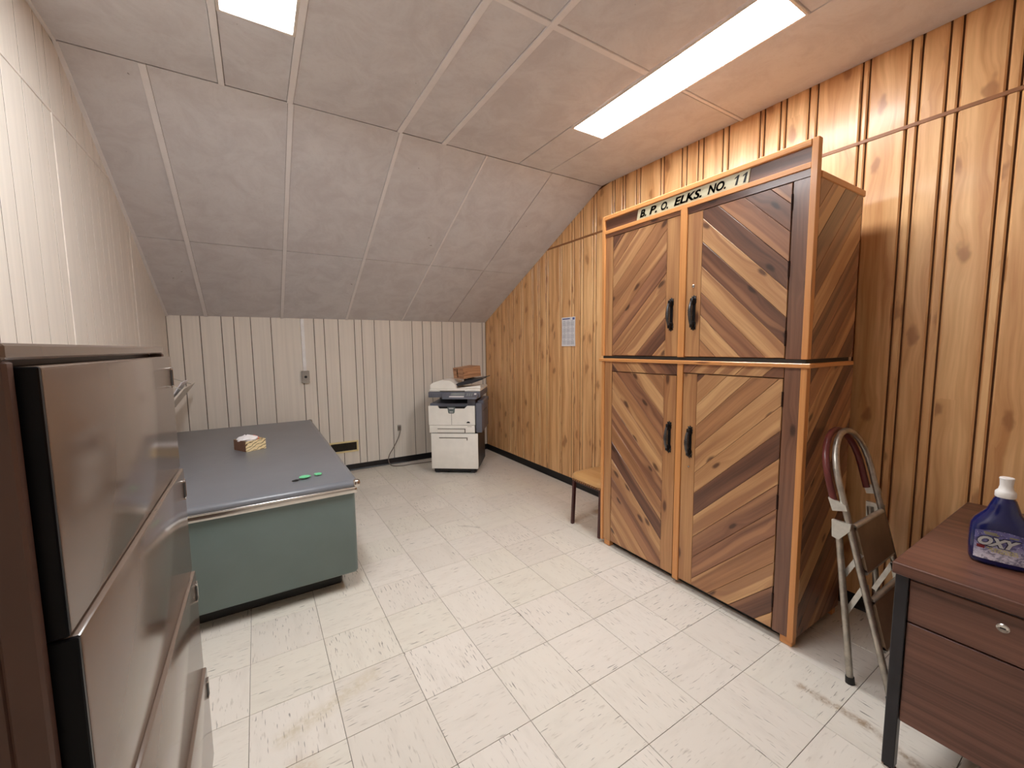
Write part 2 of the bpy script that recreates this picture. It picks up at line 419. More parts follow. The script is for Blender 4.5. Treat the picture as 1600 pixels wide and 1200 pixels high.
# ------------------------------------------------------------------ room shell
floor = struct(bx('floor', 'grout', None, XL-.1, XR+.1, YF-.1, YB+.1, -.08, -.0035))
T = .305; g_ = .0009
tm = MB().box(-T/2+g_, T/2-g_, -T/2+g_, T/2-g_, -.0035, 0, .0008)
tile0 = build(tm, 'tile', 'tile', floor)
def add_tile(ix, iy, first=[True]):
    cx, cyy = .2005+T*(ix+.5), .8894+T*(iy+.5)
    if first[0]: o = tile0; first[0] = False
    else: o = tile0.copy(); C.objects.link(o)
    o.location = (cx, cyy, 0); o.rotation_euler = (0, 0, math.pi/2*((ix+iy) % 2)+math.pi*random.randint(0, 1))
for ix in range(-3, 9):
    for iy in range(-8, 14):
        x0 = .2005+T*ix; y0 = .8894+T*iy
        if x0 < XL-.26 or x0 > XR-.01 or y0 > YB-.01: continue
        add_tile(ix, iy)

def wall_poly(name, mat, pts, d):
    return struct(build(MB().prism(pts, d), name, mat))
D = .012
prof = [(YF-.1, -.08), (YB+.1, -.08), (YB+.1, H+.1), (YF-.1, H+.1)]
wall_right = wall_poly('wall_right', 'groove', [(XR+D, y, z) for y, z in prof], (.1, 0, 0))
wall_left = wall_poly('wall_left', 'groove_wall', [(XL-D, y, z) for y, z in prof], (-.1, 0, 0))
wall_back = wall_poly('wall_back', 'groove_wall', [(x, YB+D, z) for x, z in ((XL-.1, -.08), (XR+.1, -.08), (XR+.1, H), (XL-.1, H))], (0, .1, 0))
wall_front = wall_poly('wall_front', 'rear_wall', [(x, YF, z) for x, z in ((XL-.1, -.08), (XR+.1, -.08), (XR+.1, H+.1), (XL-.1, H+.1))], (0, -.1, 0))

def plank(parent, mat, axis, t0, t1, z0, z1, sgn, face, gap=.004, ch=.003, edge=None):
    a, b = t0+gap/2, t1-gap/2
    if b-a < .008: return
    c = min(ch, (b-a)*.25)
    cs = [(a, 0), (a, D-c), (a+c, D), (b-c, D), (b, D-c), (b, 0)]
    def P(t, d, z):
        if axis == 'y': return Vector((face-sgn*(d-D), t, min(z, zc(t)+.004)))
        return Vector((t, face-sgn*(d-D), z))
    if axis == 'y' and zc(b) - z0 < .01 and zc(a)-z0 < .01: return
    def top(t): return max(z0+.001, z1 if axis != 'y' else min(z1, zc(t)+.004))
    mb = MB().loft([[P(t, d, z0) for t, d in cs], [P(t, d, top(t)) for t, d in cs]])
    if edge:
        mb.bm.normal_update(); k = 0 if axis == 'y' else 1
        for f in mb.bm.faces:
            if abs(f.normal[k]) < (.2 if edge == 'groove_wall' else .05) and abs(f.normal.z) < .5: f.material_index = 1
    build(mb, 'plank', [mat, edge] if edge else mat, parent, grain=(0, 0, 1))
RG = [.395, .434, .573, .612, .701, .74, .893, .922, 1.117, 1.158, 1.274, 1.305, 1.393, 1.42]
ys = sorted(y+1.22*k for k in range(-2, 4) for y in RG)
ys = [YF] + [y for y in ys if YF+.02 < y < YB-.02] + [YB]
SEAM = 2.438
for a, b in zip(ys, ys[1:]):
    plank(wall_right, 'pine', 'y', a, b, .0, SEAM, 1, XR, .007, .006, 'groove')
    plank(wall_right, 'pine', 'y', a, b, SEAM+.012, H+.02, 1, XR, .007, .006, 'groove')
yt = RY+(H-SEAM)/SL
build(MB().box(XR-.003, XR+D, YF, yt+.01, SEAM-.004, SEAM+.014, .002), 'seam_batten', 'batten', wall_right)
LG = [0, .17, .296, .43, .565, .675, .787, .952, 1.129]
ys = sorted(1.44+1.22*k+y for k in range(-3, 4) for y in LG)
ys = [YF] + [y for y in ys if YF+.02 < y < YB-.02] + [YB]
for a, b in zip(ys, ys[1:]):
    plank(wall_left, 'white_panel', 'y', a, b, 0, 2.47, -1, XL, .005, .0008, 'groove_wall')
    plank(wall_left, 'white_panel', 'y', a, b, 2.474, H+.02, -1, XL, .005, .0008, 'groove_wall')
for yj in (1.44, 2.66, 3.88):     # painted joint strips between the sheets of panelling
    build(MB().box(XL-.001, XL+.003, yj-.006, yj+.006, 0, min(2.47, zc(yj)), .001), 'joint_strip', 'white_enamel', wall_left)
build(MB().box(XL-.001, XL+.003, YF, RY+(H-2.47)/SL, 2.466, 2.478, .001), 'joint_strip', 'white_enamel', wall_left)
xs = [XL, -.591, -.447, -.278, -.175, -.033, .145, .425, .551, .653, .8, .973, 1.053, 1.196, 1.378, 1.651, 1.785, 1.897, 2.045, 2.211, 2.315, 2.458, 2.63, XR]
for a, b in zip(xs, xs[1:]): plank(wall_back, 'back_panel_brightened', 'x', a, b, 0, ZK+.01, 1, YB, .006, .0015, 'groove_wall')

# baseboards
def cove(pts3, name):
    return struct(build(MB().loft(pts3), name, 'black_vinyl', smooth=40))
def cove_prof(h=.072): return [(0, 0), (.016, 0), (.010, .006), (.006, .018), (.005, h-.006), (.003, h), (0, h)]
cove([[(x, YB-d, z) for d, z in cove_prof()] for x in (XL, XR)], 'baseboard_back')
cove([[(XR-d, y, z) for d, z in cove_prof()] for y in (YF, YB)], 'baseboard_right')
cove([[(XL+d, y, z) for d, z in cove_prof()] for y in (YF, YB)], 'baseboard_left')

# ceiling: one structure, its boards and battens are parts
ceil = struct(build(MB().prism([(XL-.1, YF-.1, H+.02), (XL-.1, RY, H+.02), (XL-.1, YB+.1, zc(YB+.1)+.02), (XL-.1, YB+.1, H+.2), (XL-.1, YF-.1, H+.2)], (XR-XL+.2, 0, 0)), 'ceiling', 'ceil_gap'))
CX = [XL, -.075, .245, .877, 1.185, 1.80, 2.09, XR]
LIGHTS = {1: (.955, 2.185), 5: (.915, 2.15)}
rows = [YF, -.905, .315, 1.535, RY]
CG = [.009, .016, .0165, .0185, .0175, .0035, .003, .002]
SG = [.010, .0165, .0155, .0135, .008, .003, .002]
for i in range(7):
    r = list(rows)
    if i in LIGHTS: r = [YF, -.905, .315, LIGHTS[i][0], LIGHTS[i][1], RY]
    for a, b in zip(r, r[1:]):
        if i in LIGHTS and abs(a-LIGHTS[i][0]) < 1e-6: continue
        build(MB().box(CX[i]+CG[i], CX[i+1]-CG[i+1], a+(.015 if abs(a-1.535) < .01 else .003), b-(.015 if abs(b-1.535) < .01 else .003), H+random.uniform(-.001, .001), H+.02, .002), 'ceiling_board', 'ceiling', ceil)
sx_ = [XL, -.395, .25, .89, 1.525, 2.13, XR]; YM = 3.975
th = math.atan(SL); nrm = Vector((0, math.sin(th), math.cos(th)))
def slope_box(x0, x1, y0, y1, d0, d1):
    p = [Vector((x, y, zc(y))) for x, y in ((x0, y0), (x1, y0), (x1, y1), (x0, y1))]
    return MB().loft([[q+nrm*d0 for q in p], [q+nrm*d1 for q in p]])
for i in range(6):
    for a, b in ((RY, YM), (YM, YB)):
        build(slope_box(sx_[i]+SG[i], sx_[i+1]-SG[i+1], a+.003, b-.003, random.uniform(0, .0015), .018), 'ceiling_board', 'ceiling', ceil)
def batten(x0, x1, y0, y1, t=.006): build(MB().box(x0, x1, y0, y1, H-t, H+.005, .0015), 'batten', 'ceil_batten', ceil)
for xc, wd in ((-.075, .028), (.245, .030), (.877, .034), (1.185, .032)): batten(xc-wd/2, xc+wd/2, YF, RY)
batten(.877, 1.80, 1.522, 1.552, .005); batten(2.09, XR, 1.522, 1.540, .005); batten(XL, -.075, 1.522, 1.55, .005)
for xc, wd in ((-.395, .030), (.25, .028), (.89, .024), (1.525, .013)):
    build(slope_box(xc-wd/2, xc+wd/2, RY, YB, -.006, .003), 'batten', 'ceil_batten', ceil)

build(slope_box(XL, XL+.018, RY, YB, -.008, .003), 'batten', 'ceil_batten', ceil)
batten(XL, XL+.014, YF, RY, .008)

# ceiling lamps
def lamp(x0, x1, y0, y1, label):
    t = thing('ceiling_light', label, 'ceiling light', ((x0+x1)/2, (y0+y1)/2, H))
    build(MB().box(x0, x0+.014, y0, y1, H-.008, H+.015, .002).box(x1-.014, x1, y0, y1, H-.008, H+.015, .002)
          .box(x0+.014, x1-.014, y0, y0+.014, H-.008, H+.015, .002).box(x0+.014, x1-.014, y1-.014, y1, H-.008, H+.015, .002), 'frame', 'white_enamel', t)
    build(MB().box(x0+.014, x1-.014, y0+.014, y1-.014, H-.004, H+.012), 'diffuser', 'diffuser', t)
    return t
lamp(-.060, .232, .955, 2.185, 'lit ceiling light panel above the grey desk, cut off by the top edge')
lamp(1.807, 2.085, .915, 2.15, 'long lit ceiling light panel above the tall wooden cabinet')

# ------------------------------------------------------------------ wooden cabinets (front faces -x)
XC = 2.055
def stripes(rect, sgn, widths, phase):
    """split a rectangle (y0,y1,z0,z1) in 45-degree strips; sgn=+1: boards rise with y"""
    y0, y1, z0, z1 = rect; k = 1/math.sqrt(2)
    P = [(y0, z0), (y1, z0), (y1, z1), (y0, z1)]
    nx, ny = (-k*sgn, k)
    ds = [nx*p[0]+ny*p[1] for p in P]; d = min(ds)-phase; i = 0; res = []
    while d < max(ds):
        wd = widths[i % len(widths)]; i += 1
        q = clip(clip(P, nx, ny, d+wd), -nx, -ny, -d); d += wd
        if len(q) >= 3 and abs(area(q)) > 6e-5: res.append(q)
    return res, (0, k, k*sgn)
def boards(parent, rect, sgn, xback, xface, widths, phase, tones='LMRD'):
    qs, g = stripes(rect, sgn, widths, phase)
    for i, q in enumerate(qs):
        q = inset(q, .0006)
        if len(q) < 3 or abs(area(q)) < 5e-5: continue
        mb = slab2d(MB(), q, lambda p, d: Vector((d, p[0], p[1])), xback, xface, .0018)
        build(mb, 'board', 'cedar_'+tones[i % len(tones)].lower(), parent, grain=g)
def side_boards(parent, x0, x1, z0, z1, yface, yback, widths, phase):
    qs, g = stripes((x0, x1, z0, z1), 1, widths, phase)
    for i, q in enumerate(qs):
        q = inset(q, .0006)
        if len(q) < 3 or abs(area(q)) < 5e-5: continue
        mb = slab2d(MB(), q, lambda p, d: Vector((p[0], d, p[1])), yback, yface, .0015)
        build(mb, 'board', 'cedar_'+'rdmrdl'[i % 6], parent, grain=(g[1], 0, g[2]))
def pull(parent, y, zt, zb, label=None):
    """black iron cabinet pull: pointed back plates, two posts and a ribbed grip"""
    x = XC; mb = MB(); zm = (zt+zb)/2; hw = .014; hh = (zt-zb)/2
    out = [(0, hh), (.006, hh-.008), (hw, hh-.006), (hw*.85, hh-.022), (hw*1.05, hh-.040), (hw*.7, hh-.052), (hw*.75, 0)]
    half = out + [(a, -b) for a, b in reversed(out[:-1])]
    poly = half + [(-a, b) for a, b in reversed(half[1:-1])]
    slab = [(y+a, zm+b) for a, b in poly]
    if area(slab) < 0: slab = slab[::-1]
    rings = [[Vector((x, p[0], p[1])) for p in slab], [Vector((x-.003, p[0], p[1])) for p in slab],
             [Vector((x-.005, y+(p[0]-y)*.8, zm+(p[1]-zm)*.97)) for p in slab]]
    mb.loft(rings)
    for s in (-1, 1):
        zz = zm+s*(hh-.034)
        mb.box(x-.026, x-.004, y-.0095, y+.0095, zz-.017, zz+.017, .003)
        mb.tube([(x-.004, y, zm+s*(hh-.012)), (x-.009, y, zm+s*(hh-.012))], [.006, .003], 8)
        for q in (-1, 1): mb.tube([(x-.004, y+q*.013, zz+s*.010), (x-.010, y+q*.016, zz+s*.012)], [.005, .002], 6)
    mb.mi = 1
    mb.tube([(x-.026, y, zm-hh+.036), (x-.034, y, zm-hh*.35), (x-.036, y, zm), (x-.034, y, zm+hh*.35), (x-.026, y, zm+hh-.036)], [.007, .0085, .010, .0085, .007], 10)
    for q in range(-1, 2): mb.tube([(x-.035, y, zm+q*.012-.002), (x-.035, y, zm+q*.012+.002)], .012, 10)
    return build(mb, 'handle', ['iron', 'pewter'], parent, smooth=45, label=label)
def door(parent, y0, y1, z0, z1, stile_side, stile_w, sgn, phase, hz, hinge_side=None, hinges=(), hy=None, tones='LMRD'):
    """y0<y1; stile_side 'lo' or 'hi' tells where the upright board with the handle is"""
    w_ = [.088, .094, .084, .098, .09, .086]
    d = bx('door', 'plybox', parent, XC+.012, XC+.022, y0, y1, z0, z1)
    if stile_side == 'lo':
        st = (y0, y0+stile_w); dg = (y0+stile_w, y1)
    else:
        st = (y1-stile_w, y1); dg = (y0, y1-stile_w)
    bx('stile', 'cedar_light', d, XC, XC+.012, st[0]+.0006, st[1]-.0006, z0, z1, .0015, grain=(0, 0, 1))
    boards(d, (dg[0], dg[1], z0, z1), sgn, XC+.012, XC, w_, phase, tones)
    pull(d, hy, hz[0], hz[1])
    for hz_ in hinges:
        yy = y0-.002 if hinge_side == 'lo' else y1+.002
        build(MB().tube([(XC-.002, yy, hz_-.035), (XC-.002, yy, hz_+.035)], .0045, 8), 'hinge', 'hinge', d, smooth=40)
    return d
def lock(parent, y, z, r=.009):
    build(MB().tube([(XC+.002, y, z), (XC-.004, y, z), (XC-.007, y, z)], [r, r, r*.6], 12), 'lock', 'chrome', parent, smooth=40)

# lower cabinet
Y0, Y1 = .838, 2.103
lc = thing('lower_cabinet', 'lower half of wooden cupboard with boards in V pattern, standing on the tiles', 'cabinet', ((XC+.3), (Y0+Y1)/2, 0))
ZB, ZT = .040, 1.318
bx('carcass', 'plybox', lc, XC+.024, 2.545, Y0+.014, Y1-.002, ZB, ZT)
for nm, a, b in (('edge_trim', Y0, Y0+.026), ('edge_trim', Y1-.024, Y1), ('centre_post', 1.458, 1.495)):
    bx(nm, 'trim', lc, XC-.006, XC+.03, a, b, ZB-.012, ZT, .002, grain=(0, 0, 1))
bx('side_board', 'cedar_dark', lc, XC, XC+.024, Y0+.027, .932, ZB, ZT, .0015, grain=(0, 0, 1), label='dark upright board beside the right door')
bx('side_board', 'cedar_light', lc, XC, XC+.024, 2.010, Y1-.025, ZB, ZT, .0015, grain=(0, 0, 1))
boards(lc, (.934, 1.457, 1.268, ZT), 1*-1, XC+.024, XC, [.088, .094, .084, .098], .02, 'RLLM')
boards(lc, (1.496, 2.009, 1.252, ZT), 1, XC+.024, XC, [.088, .094, .084, .098], .05, 'DMLR')
dr = door(lc, .936, 1.456, ZB+.004, 1.264, 'hi', .085, -1, .03, (.972, .784), 'lo', (1.17, .68, .19), hy=1.403, tones='LDLMRRLDLLML')
lock(dr, 1.405, .735, .006)
dl = door(lc, 1.501, 2.007, ZB+.004, 1.248, 'lo', .085, 1, .03, (.978, .784), hy=1.541, tones='MLMRLDMRLMRL')
bx('ledge', 'trim', lc, XC-.022, XC+.035, Y0-.016, Y1+.012, ZT, ZT+.02, .003, grain=(0, 1, 0))
bx('side_ledge', 'trim', lc, XC+.035, 2.50, Y0-.016, Y0+.014, ZT, ZT+.02, .003, grain=(1, 0, 0))
bx('top_panel', 'plybox', lc, XC+.035, 2.545, Y0+.014, Y1, ZT, ZT+.018)
side_boards(lc, XC+.031, 2.545, ZB, ZT, Y0, Y0+.014, [.09, .096, .086, .1], .03)
for yy in (Y0+.03, Y1-.06):
    for xx in (XC+.004, 2.49): bx('foot_block', 'trim', lc, xx, xx+.04, yy-.024, yy+.03, 0, ZB, .003, grain=(1, 0, 0))
bx('kick_rail', 'dark_base', lc, XC+.05, XC+.065, Y0+.06, Y1-.06, .0, ZB)

# upper cabinet standing on it
uc = thing('upper_cabinet', 'upper half of wooden cupboard carrying the long lettered sign, on the lower half', 'cabinet', ((XC+.3), (Y0+Y1)/2, 1.338))
ZB2, ZT2, ZC = 1.356, 2.135, 2.290
bx('carcass', 'plybox', uc, XC+.024, 2.525, Y0+.014, Y1-.012, ZB2, ZT2)
bx('bottom_rail', 'dark_base', uc, XC+.006, 2.515, Y0+.012, Y1-.006, 1.338, ZB2)
for nm, a, b in (('edge_trim', Y0, Y0+.026), ('edge_trim', Y1-.024, Y1)):
    bx(nm, 'trim', uc, XC-.010, XC+.024, a, b, ZB2, ZC, .002, grain=(0, 0, 1))
bx('centre_post', 'trim', uc, XC-.008, XC+.024, 1.455, 1.496, ZB2, 2.175, .002, grain=(0, 0, 1))
bx('top_trim', 'trim', uc, XC-.012, XC+.024, Y0+.026, Y1-.024, 2.263, ZC, .003, grain=(0, 1, 0))
bx('sign_rail', 'trim', uc, XC-.008, XC+.022, Y0+.026, Y1-.024, 2.172, 2.196, .002, grain=(0, 1, 0))
bx('crown_board', 'cedar_dark', uc, XC+.002, XC+.02, Y0+.026, Y1-.024, 2.196, 2.263, grain=(0, 1, 0))
bx('header_board', 'cedar_dark', uc, XC, XC+.02, Y0+.026, 1.455, 2.139, 2.172, .001, grain=(0, 1, 0))
bx('header_board', 'cedar_r', uc, XC, XC+.02, 1.496, Y1-.024, 2.150, 2.172, .001, grain=(0, 1, 0))
bx('side_board', 'cedar_dark', uc, XC, XC+.024, Y0+.027, .932, ZB2, 2.137, .0015, grain=(0, 0, 1), label='dark upright board beside the right door')
bx('side_board', 'cedar_light', uc, XC, XC+.024, 2.012, Y1-.025, ZB2, 2.148, .0015, grain=(0, 0, 1))
dr = door(uc, .936, 1.453, ZB2+.004, 2.136, 'hi', .088, 1, .02, (1.697, 1.503), 'lo', (2.05, 1.76, 1.45), hy=1.403, tones='MLRLDLDRDRL')
lock(dr, 1.408, 1.745)
dl = door(uc, 1.501, 2.009, ZB2+.004, 2.147, 'lo', .085, -1, .02, (1.698, 1.504), hy=1.546, tones='LDLMRMMLMD')
side_boards(uc, XC+.025, 2.525, ZB2, ZT2-.001, Y0, Y0+.014, [.09, .096, .086, .1], .06)
bx('top_panel', 'plybox', uc, XC+.024, 2.545, Y0+.014, Y1, ZT2, ZT2+.02)
bx('side_trim', 'trim', uc, XC+.025, 2.548, Y0-.004, Y0+.018, ZT2-.006, ZT2+.024, .003, grain=(1, 0, 0))
# lettered sign
sg = MB(); q = [(1.812, 2.1985), (1.132, 2.1985), (1.122, 2.2605), (1.800, 2.2605)]
sg.loft([[Vector((XC+.002, a, b)) for a, b in q], [Vector((XC-.003, a, b)) for a, b in q]])
sign = build(sg, 'sign_board', 'sign', uc, grain=(0, 1, 0))
def text_mesh(txt, size, shear=0, offset=0, spacing=1, extrude=.0006):
    cu = bpy.data.curves.new('lettering', 'FONT'); cu.body = txt; cu.size = size; cu.shear = shear
    cu.offset = offset; cu.space_character = spacing; cu.extrude = extrude; cu.resolution_u = 3
    o = bpy.data.objects.new('lettering', cu); C.objects.link(o)
    dg = bpy.context.evaluated_depsgraph_get(); me = bpy.data.meshes.new_from_object(o.evaluated_get(dg))
    bpy.data.objects.remove(o); bm = bmesh.new(); bm.from_mesh(me); bpy.data.meshes.remove(me)
    return bm
def add_text(mb, txt, fit, **kw):
    """fit: function of normalised (u 0..1, v 0..1, w depth) giving a point; letters are stretched to the box"""
    bm = text_mesh(txt, 1.0, **kw)
    xs_ = [v.co.x for v in bm.verts]; ys_ = [v.co.y for v in bm.verts]
    x0, x1, y0, y1 = min(xs_), max(xs_), min(ys_), max(ys_)
    mp = {}
    for v in bm.verts: mp[v] = mb.bm.verts.new(fit((v.co.x-x0)/(x1-x0), (v.co.y-y0)/(y1-y0), v.co.z))
    for f in bm.faces:
        try: nf = mb.bm.faces.new([mp[v] for v in f.verts]); nf.material_index = mb.mi
        except ValueError: pass
    bm.free()
for txt, ya, yb in (('B.', 1.787, 1.738), ('P.', 1.716, 1.660), ('O.', 1.632, 1.583), ('ELKS.', 1.545, 1.374), ('NO.', 1.341, 1.242), ('1', 1.192, 1.166), ('1', 1.150, 1.128)):
    if txt == '1': ya, yb = (1.206, 1.174) if ya > 1.17 else (1.166, 1.134)
    lt = MB()
    if txt == '1':
        one = [(.30, 0), (.66, 0), (1.0, 1), (.78, 1), (.30, .80), (.24, .66), (.62, .78)]
        P1 = lambda u, v, d: Vector((XC-.003-d, ya+(yb-ya)*u, 2.2055+.045*v))
        lt.loft([[P1(u, v, .0) for u, v in one], [P1(u, v, .0008) for u, v in one]])
    else: add_text(lt, txt, lambda u, v, d, ya=ya, yb=yb: Vector((XC-.0035-abs(d), ya+(yb-ya)*u, 2.2055+.045*v)), shear=.28, offset=.036)
    build(lt, 'lettering', 'ink', sign)

# ------------------------------------------------------------------ taupe filing cabinet by the left wall
fcab = thing('filing_cabinet', 'tall glossy taupe lateral filing cabinet with four visible drawers by the white wall', 'filing cabinet', (-.45, 1.06, 0))
fx = -.22; fy0, fy1 = .633, 1.490
bx('body', 'taupe_side', fcab, -.69, fx-.03, fy0+.004, fy1-.004, .02, 1.432, .003)
bx('base', 'dark_base', fcab, -.68, fx-.05, fy0+.02, fy1-.02, 0, .02)
for a in (fy0, fy1-.018): bx('side_post', 'taupe_side', fcab, fx-.03, fx, a, a+.018, .02, 1.4185, .003)
bx('top', 'taupe', fcab, -.69, fx, fy0, fy1, 1.419, 1.437, .003)
bx('plinth_panel', 'taupe', fcab, fx-.03, fx-.004, fy0+.018, fy1-.018, .02, .186, .002)
zs = [(1.0965, 1.411), (.789, 1.0935), (.484, .786), (.192, .481)]; xfs = [-.202, -.195, -.188, -.181]
for (z0, z1), xf in zip(zs, xfs):
    dw = build(MB().box(fx-.03, xf, fy0+.026, fy1-.026, z0, z1, .004, 2), 'drawer', 'taupe', fcab, smooth=35)
    bx('edge_strip', 'black_gloss', dw, fx-.028, xf-.001, fy0+.0185, fy0+.0262, z0+.0005, z1+.0004, .0015, label='glossy black strip on the near end')
    yb_ = fy1-.060; lh = MB()
    lh.box(xf-.002, xf+.003, yb_+.008, yb_+.030, z1-.037, z1-.031, .0008).box(xf-.002, xf+.003, yb_+.008, yb_+.030, z1-.086, z1-.080, .0008)
    lh.box(xf-.002, xf+.003, yb_+.027, yb_+.030, z1-.084, z1-.033, .0008)
    lh.mi = 1; lh.box(xf-.002, xf+.0012, yb_+.006, yb_+.027, z1-.080, z1-.037)
    build(lh, 'label_holder', ['chrome', 'rubber'], dw, label='small chrome card holder frame')

# ------------------------------------------------------------------ grey-topped steel desk
dk = thing('steel_desk', 'large steel desk with grey top, chrome edge and teal end panel', 'desk', (-.1, 3.6, 0))
dx0, dx1, dy0, dy1, dz = -.685, .462, 2.425, 4.84, .67
def rrect(x0, x1, y0, y1, r, n=6):
    pts = []
    for cx, cy_, a0 in ((x1-r, y0+r, -90), (x1-r, y1-r, 0), (x0+r, y1-r, 90), (x0+r, y0+r, 180)):
        for k in range(n+1):
            a = math.radians(a0+90*k/n); pts.append((cx+r*math.cos(a), cy_+r*math.sin(a)))
    return pts
def rr_loft(x0, x1, y0, y1, r, prof_):
    return MB().loft([[Vector((x, y, z)) for x, y in rrect(x0+i, x1-i, y0+i, y1-i, max(r-i, .004))] for i, z in prof_])
build(rr_loft(dx0, dx1, dy0, dy1, .022, [(.010, dz-.040), (.003, dz-.034), (0, dz-.025), (.0025, dz-.015), (.009, dz-.007), (.020, dz-.0015), (.034, dz)]), 'top', ['desk_top'], dk, smooth=50)
build(rr_loft(dx0+.002, dx1-.002, dy0+.002, dy1-.002, .02, [(.0, dz-.044), (-.003, dz-.040), (-.003, dz-.037), (0, dz-.034)]), 'chrome_bead', 'chrome', dk, smooth=50, label='bright chrome bead under the top')
build(rr_loft(dx0+.012, dx1-.012, dy0+.010, dy1-.012, .015, [(0, dz-.074), (-.004, dz-.068), (-.002, dz-.046), (0, dz-.042)]), 'edge_band', 'chrome', dk, smooth=50)
build(rr_loft(dx0+.012, dx1-.02, dy0+.03, dy1-.03, .02, [(.03, .105), (.010, .108), (0, .122), (0, dz-.072)]), 'end_panel', 'teal', dk, smooth=50)
bx('plinth', 'dark_base', dk, dx0+.03, dx1-.095, dy0+.15, dy1-.15, 0, .106, .01)
for cy_ in (dy0, dy1):
    s = 1 if cy_ == dy0 else -1
    capm = MB().lathe([(.002, .004), (.012, .002), (.019, -.006), (.022, -.018), (.021, -.032), (.014, -.040), (.003, -.044)], (dx1-.014, cy_+s*.014, dz), 16)
    build(capm, 'corner_cap', 'chrome', dk, smooth=60, label='chrome corner cap')

# carton with paper on the desk
def desk_pt(x, y): return Vector((x, y, dz))
cb = thing('carton', 'small yellow open carton with dark lines and white paper on grey desk', 'box', (-.09, 3.56, dz))
cA = Vector((-.105, 3.555, dz+.0015)); cB = Vector((.022, 3.615, dz+.0015)); cD = Vector((-.185, 3.70, dz+.0015))
ux = (cB-cA); uy = (cD-cA); hz = .078
def carton_box(a0, a1, b0, b1, z0, z1):
    p = [cA+ux*a+uy*b for a, b in ((a0, b0), (a1, b0), (a1, b1), (a0, b1))]
    return [[q+Vector((0, 0, z0)) for q in p], [q+Vector((0, 0, z1)) for q in p]]
mb = MB()
mb.loft(carton_box(0, 1, 0, .03, 0, hz)); mb.loft(carton_box(.97, 1, .03, 1, 0, hz)); mb.loft(carton_box(0, 1, .97, 1, 0, hz))
mb.loft(carton_box(.03, .97, .03, .97, 0, .004))
mb.mi = 1; mb.loft(carton_box(0, .03, .03, 1, 0, hz))
build(mb, 'box', ['carton', 'carton_side'], cb)
def crumple(cen, ra, rb, rh, seed, n=10, m=7):
    rnd = random.Random(seed); mb = MB(); rings = []
    for j in range(m):
        f = j/(m-1); rings.append([])
        for k in range(n):
            a = 2*math.pi*k/n; rr = math.sin(math.pi*(.06+.88*f))*rnd.uniform(.78, 1.15)
            rings[-1].append(Vector((cen[0]+ra*rr*math.cos(a), cen[1]+rb*rr*math.sin(a), cen[2]+rh*(f*2-1)*rnd.uniform(.75, 1.1))))
    return mb.loft(rings)
pc = cA+ux*.42+uy*.6
build(crumple((pc.x, pc.y, dz+.082), .070, .062, .030, 3), 'crumpled_paper', 'tissue', cb, label='crumpled white paper inside')
pc = cA+ux*.80+uy*.65
build(crumple((pc.x, pc.y, dz+.076), .034, .05, .022, 5), 'wrapper', 'pink', cb, label='pink paper inside')
# green plastic scraps
gp = thing('green_tag', 'crumpled bright green plastic scrap near the front edge of grey desk', 'scrap', (.21, 2.62, dz))
build(crumple((.200, 2.63, dz+.0105), .036, .034, .0085, 11, 7, 4), 'plastic', 'green', gp)
build(crumple((.272, 2.655, dz+.0085), .030, .024, .007, 12, 6, 4), 'plastic', 'green', gp)
build(crumple((.150, 2.60, dz+.006), .022, .012, .005, 13, 8, 5), 'clip', 'rubber', gp, label='small dark clip')

# ------------------------------------------------------------------ wall pocket on the left wall
wr = thing('letter_rack', 'sloping beige wall pocket with papers held by a wire brace, behind filing cabinet', 'rack', (XL, 4.45, 1.0))
ya, yb = 4.05, 4.74; xo = -.495
mb = MB().prism([(XL, ya, .86), (XL+.012, ya, .86), (xo, ya, 1.125), (xo-.008, ya, 1.13), (xo-.014, ya, 1.124), (XL, ya, .885)], (0, yb-ya, 0))
build(mb, 'sloping_panel', 'white_panel', wr, grain=(0, 1, 0))
bx('back_plate', 'white_panel', wr, XL, XL+.006, ya, yb, .885, 1.20, .001, grain=(0, 1, 0))
for y in (yb-.05, ya+.05): build(MB().tube([(xo-.02, y, 1.118), (XL+.008, y, 1.195)], .0025, 6), 'wire_brace', 'steel_tube', wr)
pk = thing('paper_stack', 'white papers lying in the sloping wall pocket', 'papers', (-.6, 4.3, 1.0))
mb = MB()
for k in range(4):
    s = .01+k*.004; mb.prism([(XL+.022+s, 4.10+k*.01, .92), (XL+.17+s*.6, 4.10+k*.01, 1.150+k*.006), (XL+.165+s*.6, 4.10+k*.01, 1.154+k*.006), (XL+.018+s, 4.10+k*.01, .924)], (0, .36, 0))
build(mb, 'sheets', 'paper', pk)

# ------------------------------------------------------------------ copier (built in its own axes: x along the front, y to the back)
AN = math.atan2(-.59636, .80272)
cop = thing('photocopier', 'ivory and slate office photocopier on paper cabinet in the far corner', 'photocopier', (1.611, 4.344, 0), AN)
L_ = dict(local=True)
DP = .56
for x, y in ((.06, .06), (.47, .06), (.06, .48), (.47, .48)):
    build(MB().box(x-.028, x+.028, y-.03, y+.03, .0, .055, .01), 'caster', 'cop_dark', cop, local=True)
bx('stand_base', 'cop_black', cop, .03, .515, .03, DP-.03, .018, .05, local=True)
bx('stand', 'cop_dark', cop, .012, .534, .012, DP, .05, .462, .004, local=True, label='charcoal stand cabinet')
dw = build(MB().box(.006, .540, 0, .014, .058, .462, .005, 2), 'stand_drawer', 'cop_white', cop, smooth=40, local=True, label='wide ivory paper drawer')
build(MB().box(.100, .424, -.003, .004, .408, .418, .001).box(.412, .424, -.003, .004, .385, .418, .001), 'grip', 'cop_line', dw, local=True)
bx('core', 'cop_gray', cop, .0, .50, .02, DP, .462, .80, .004, local=True)
pt = build(MB().box(-.008, .508, -.004, .02, .470, .556, .004, 2), 'paper_tray', 'cop_white', cop, smooth=40, local=True)
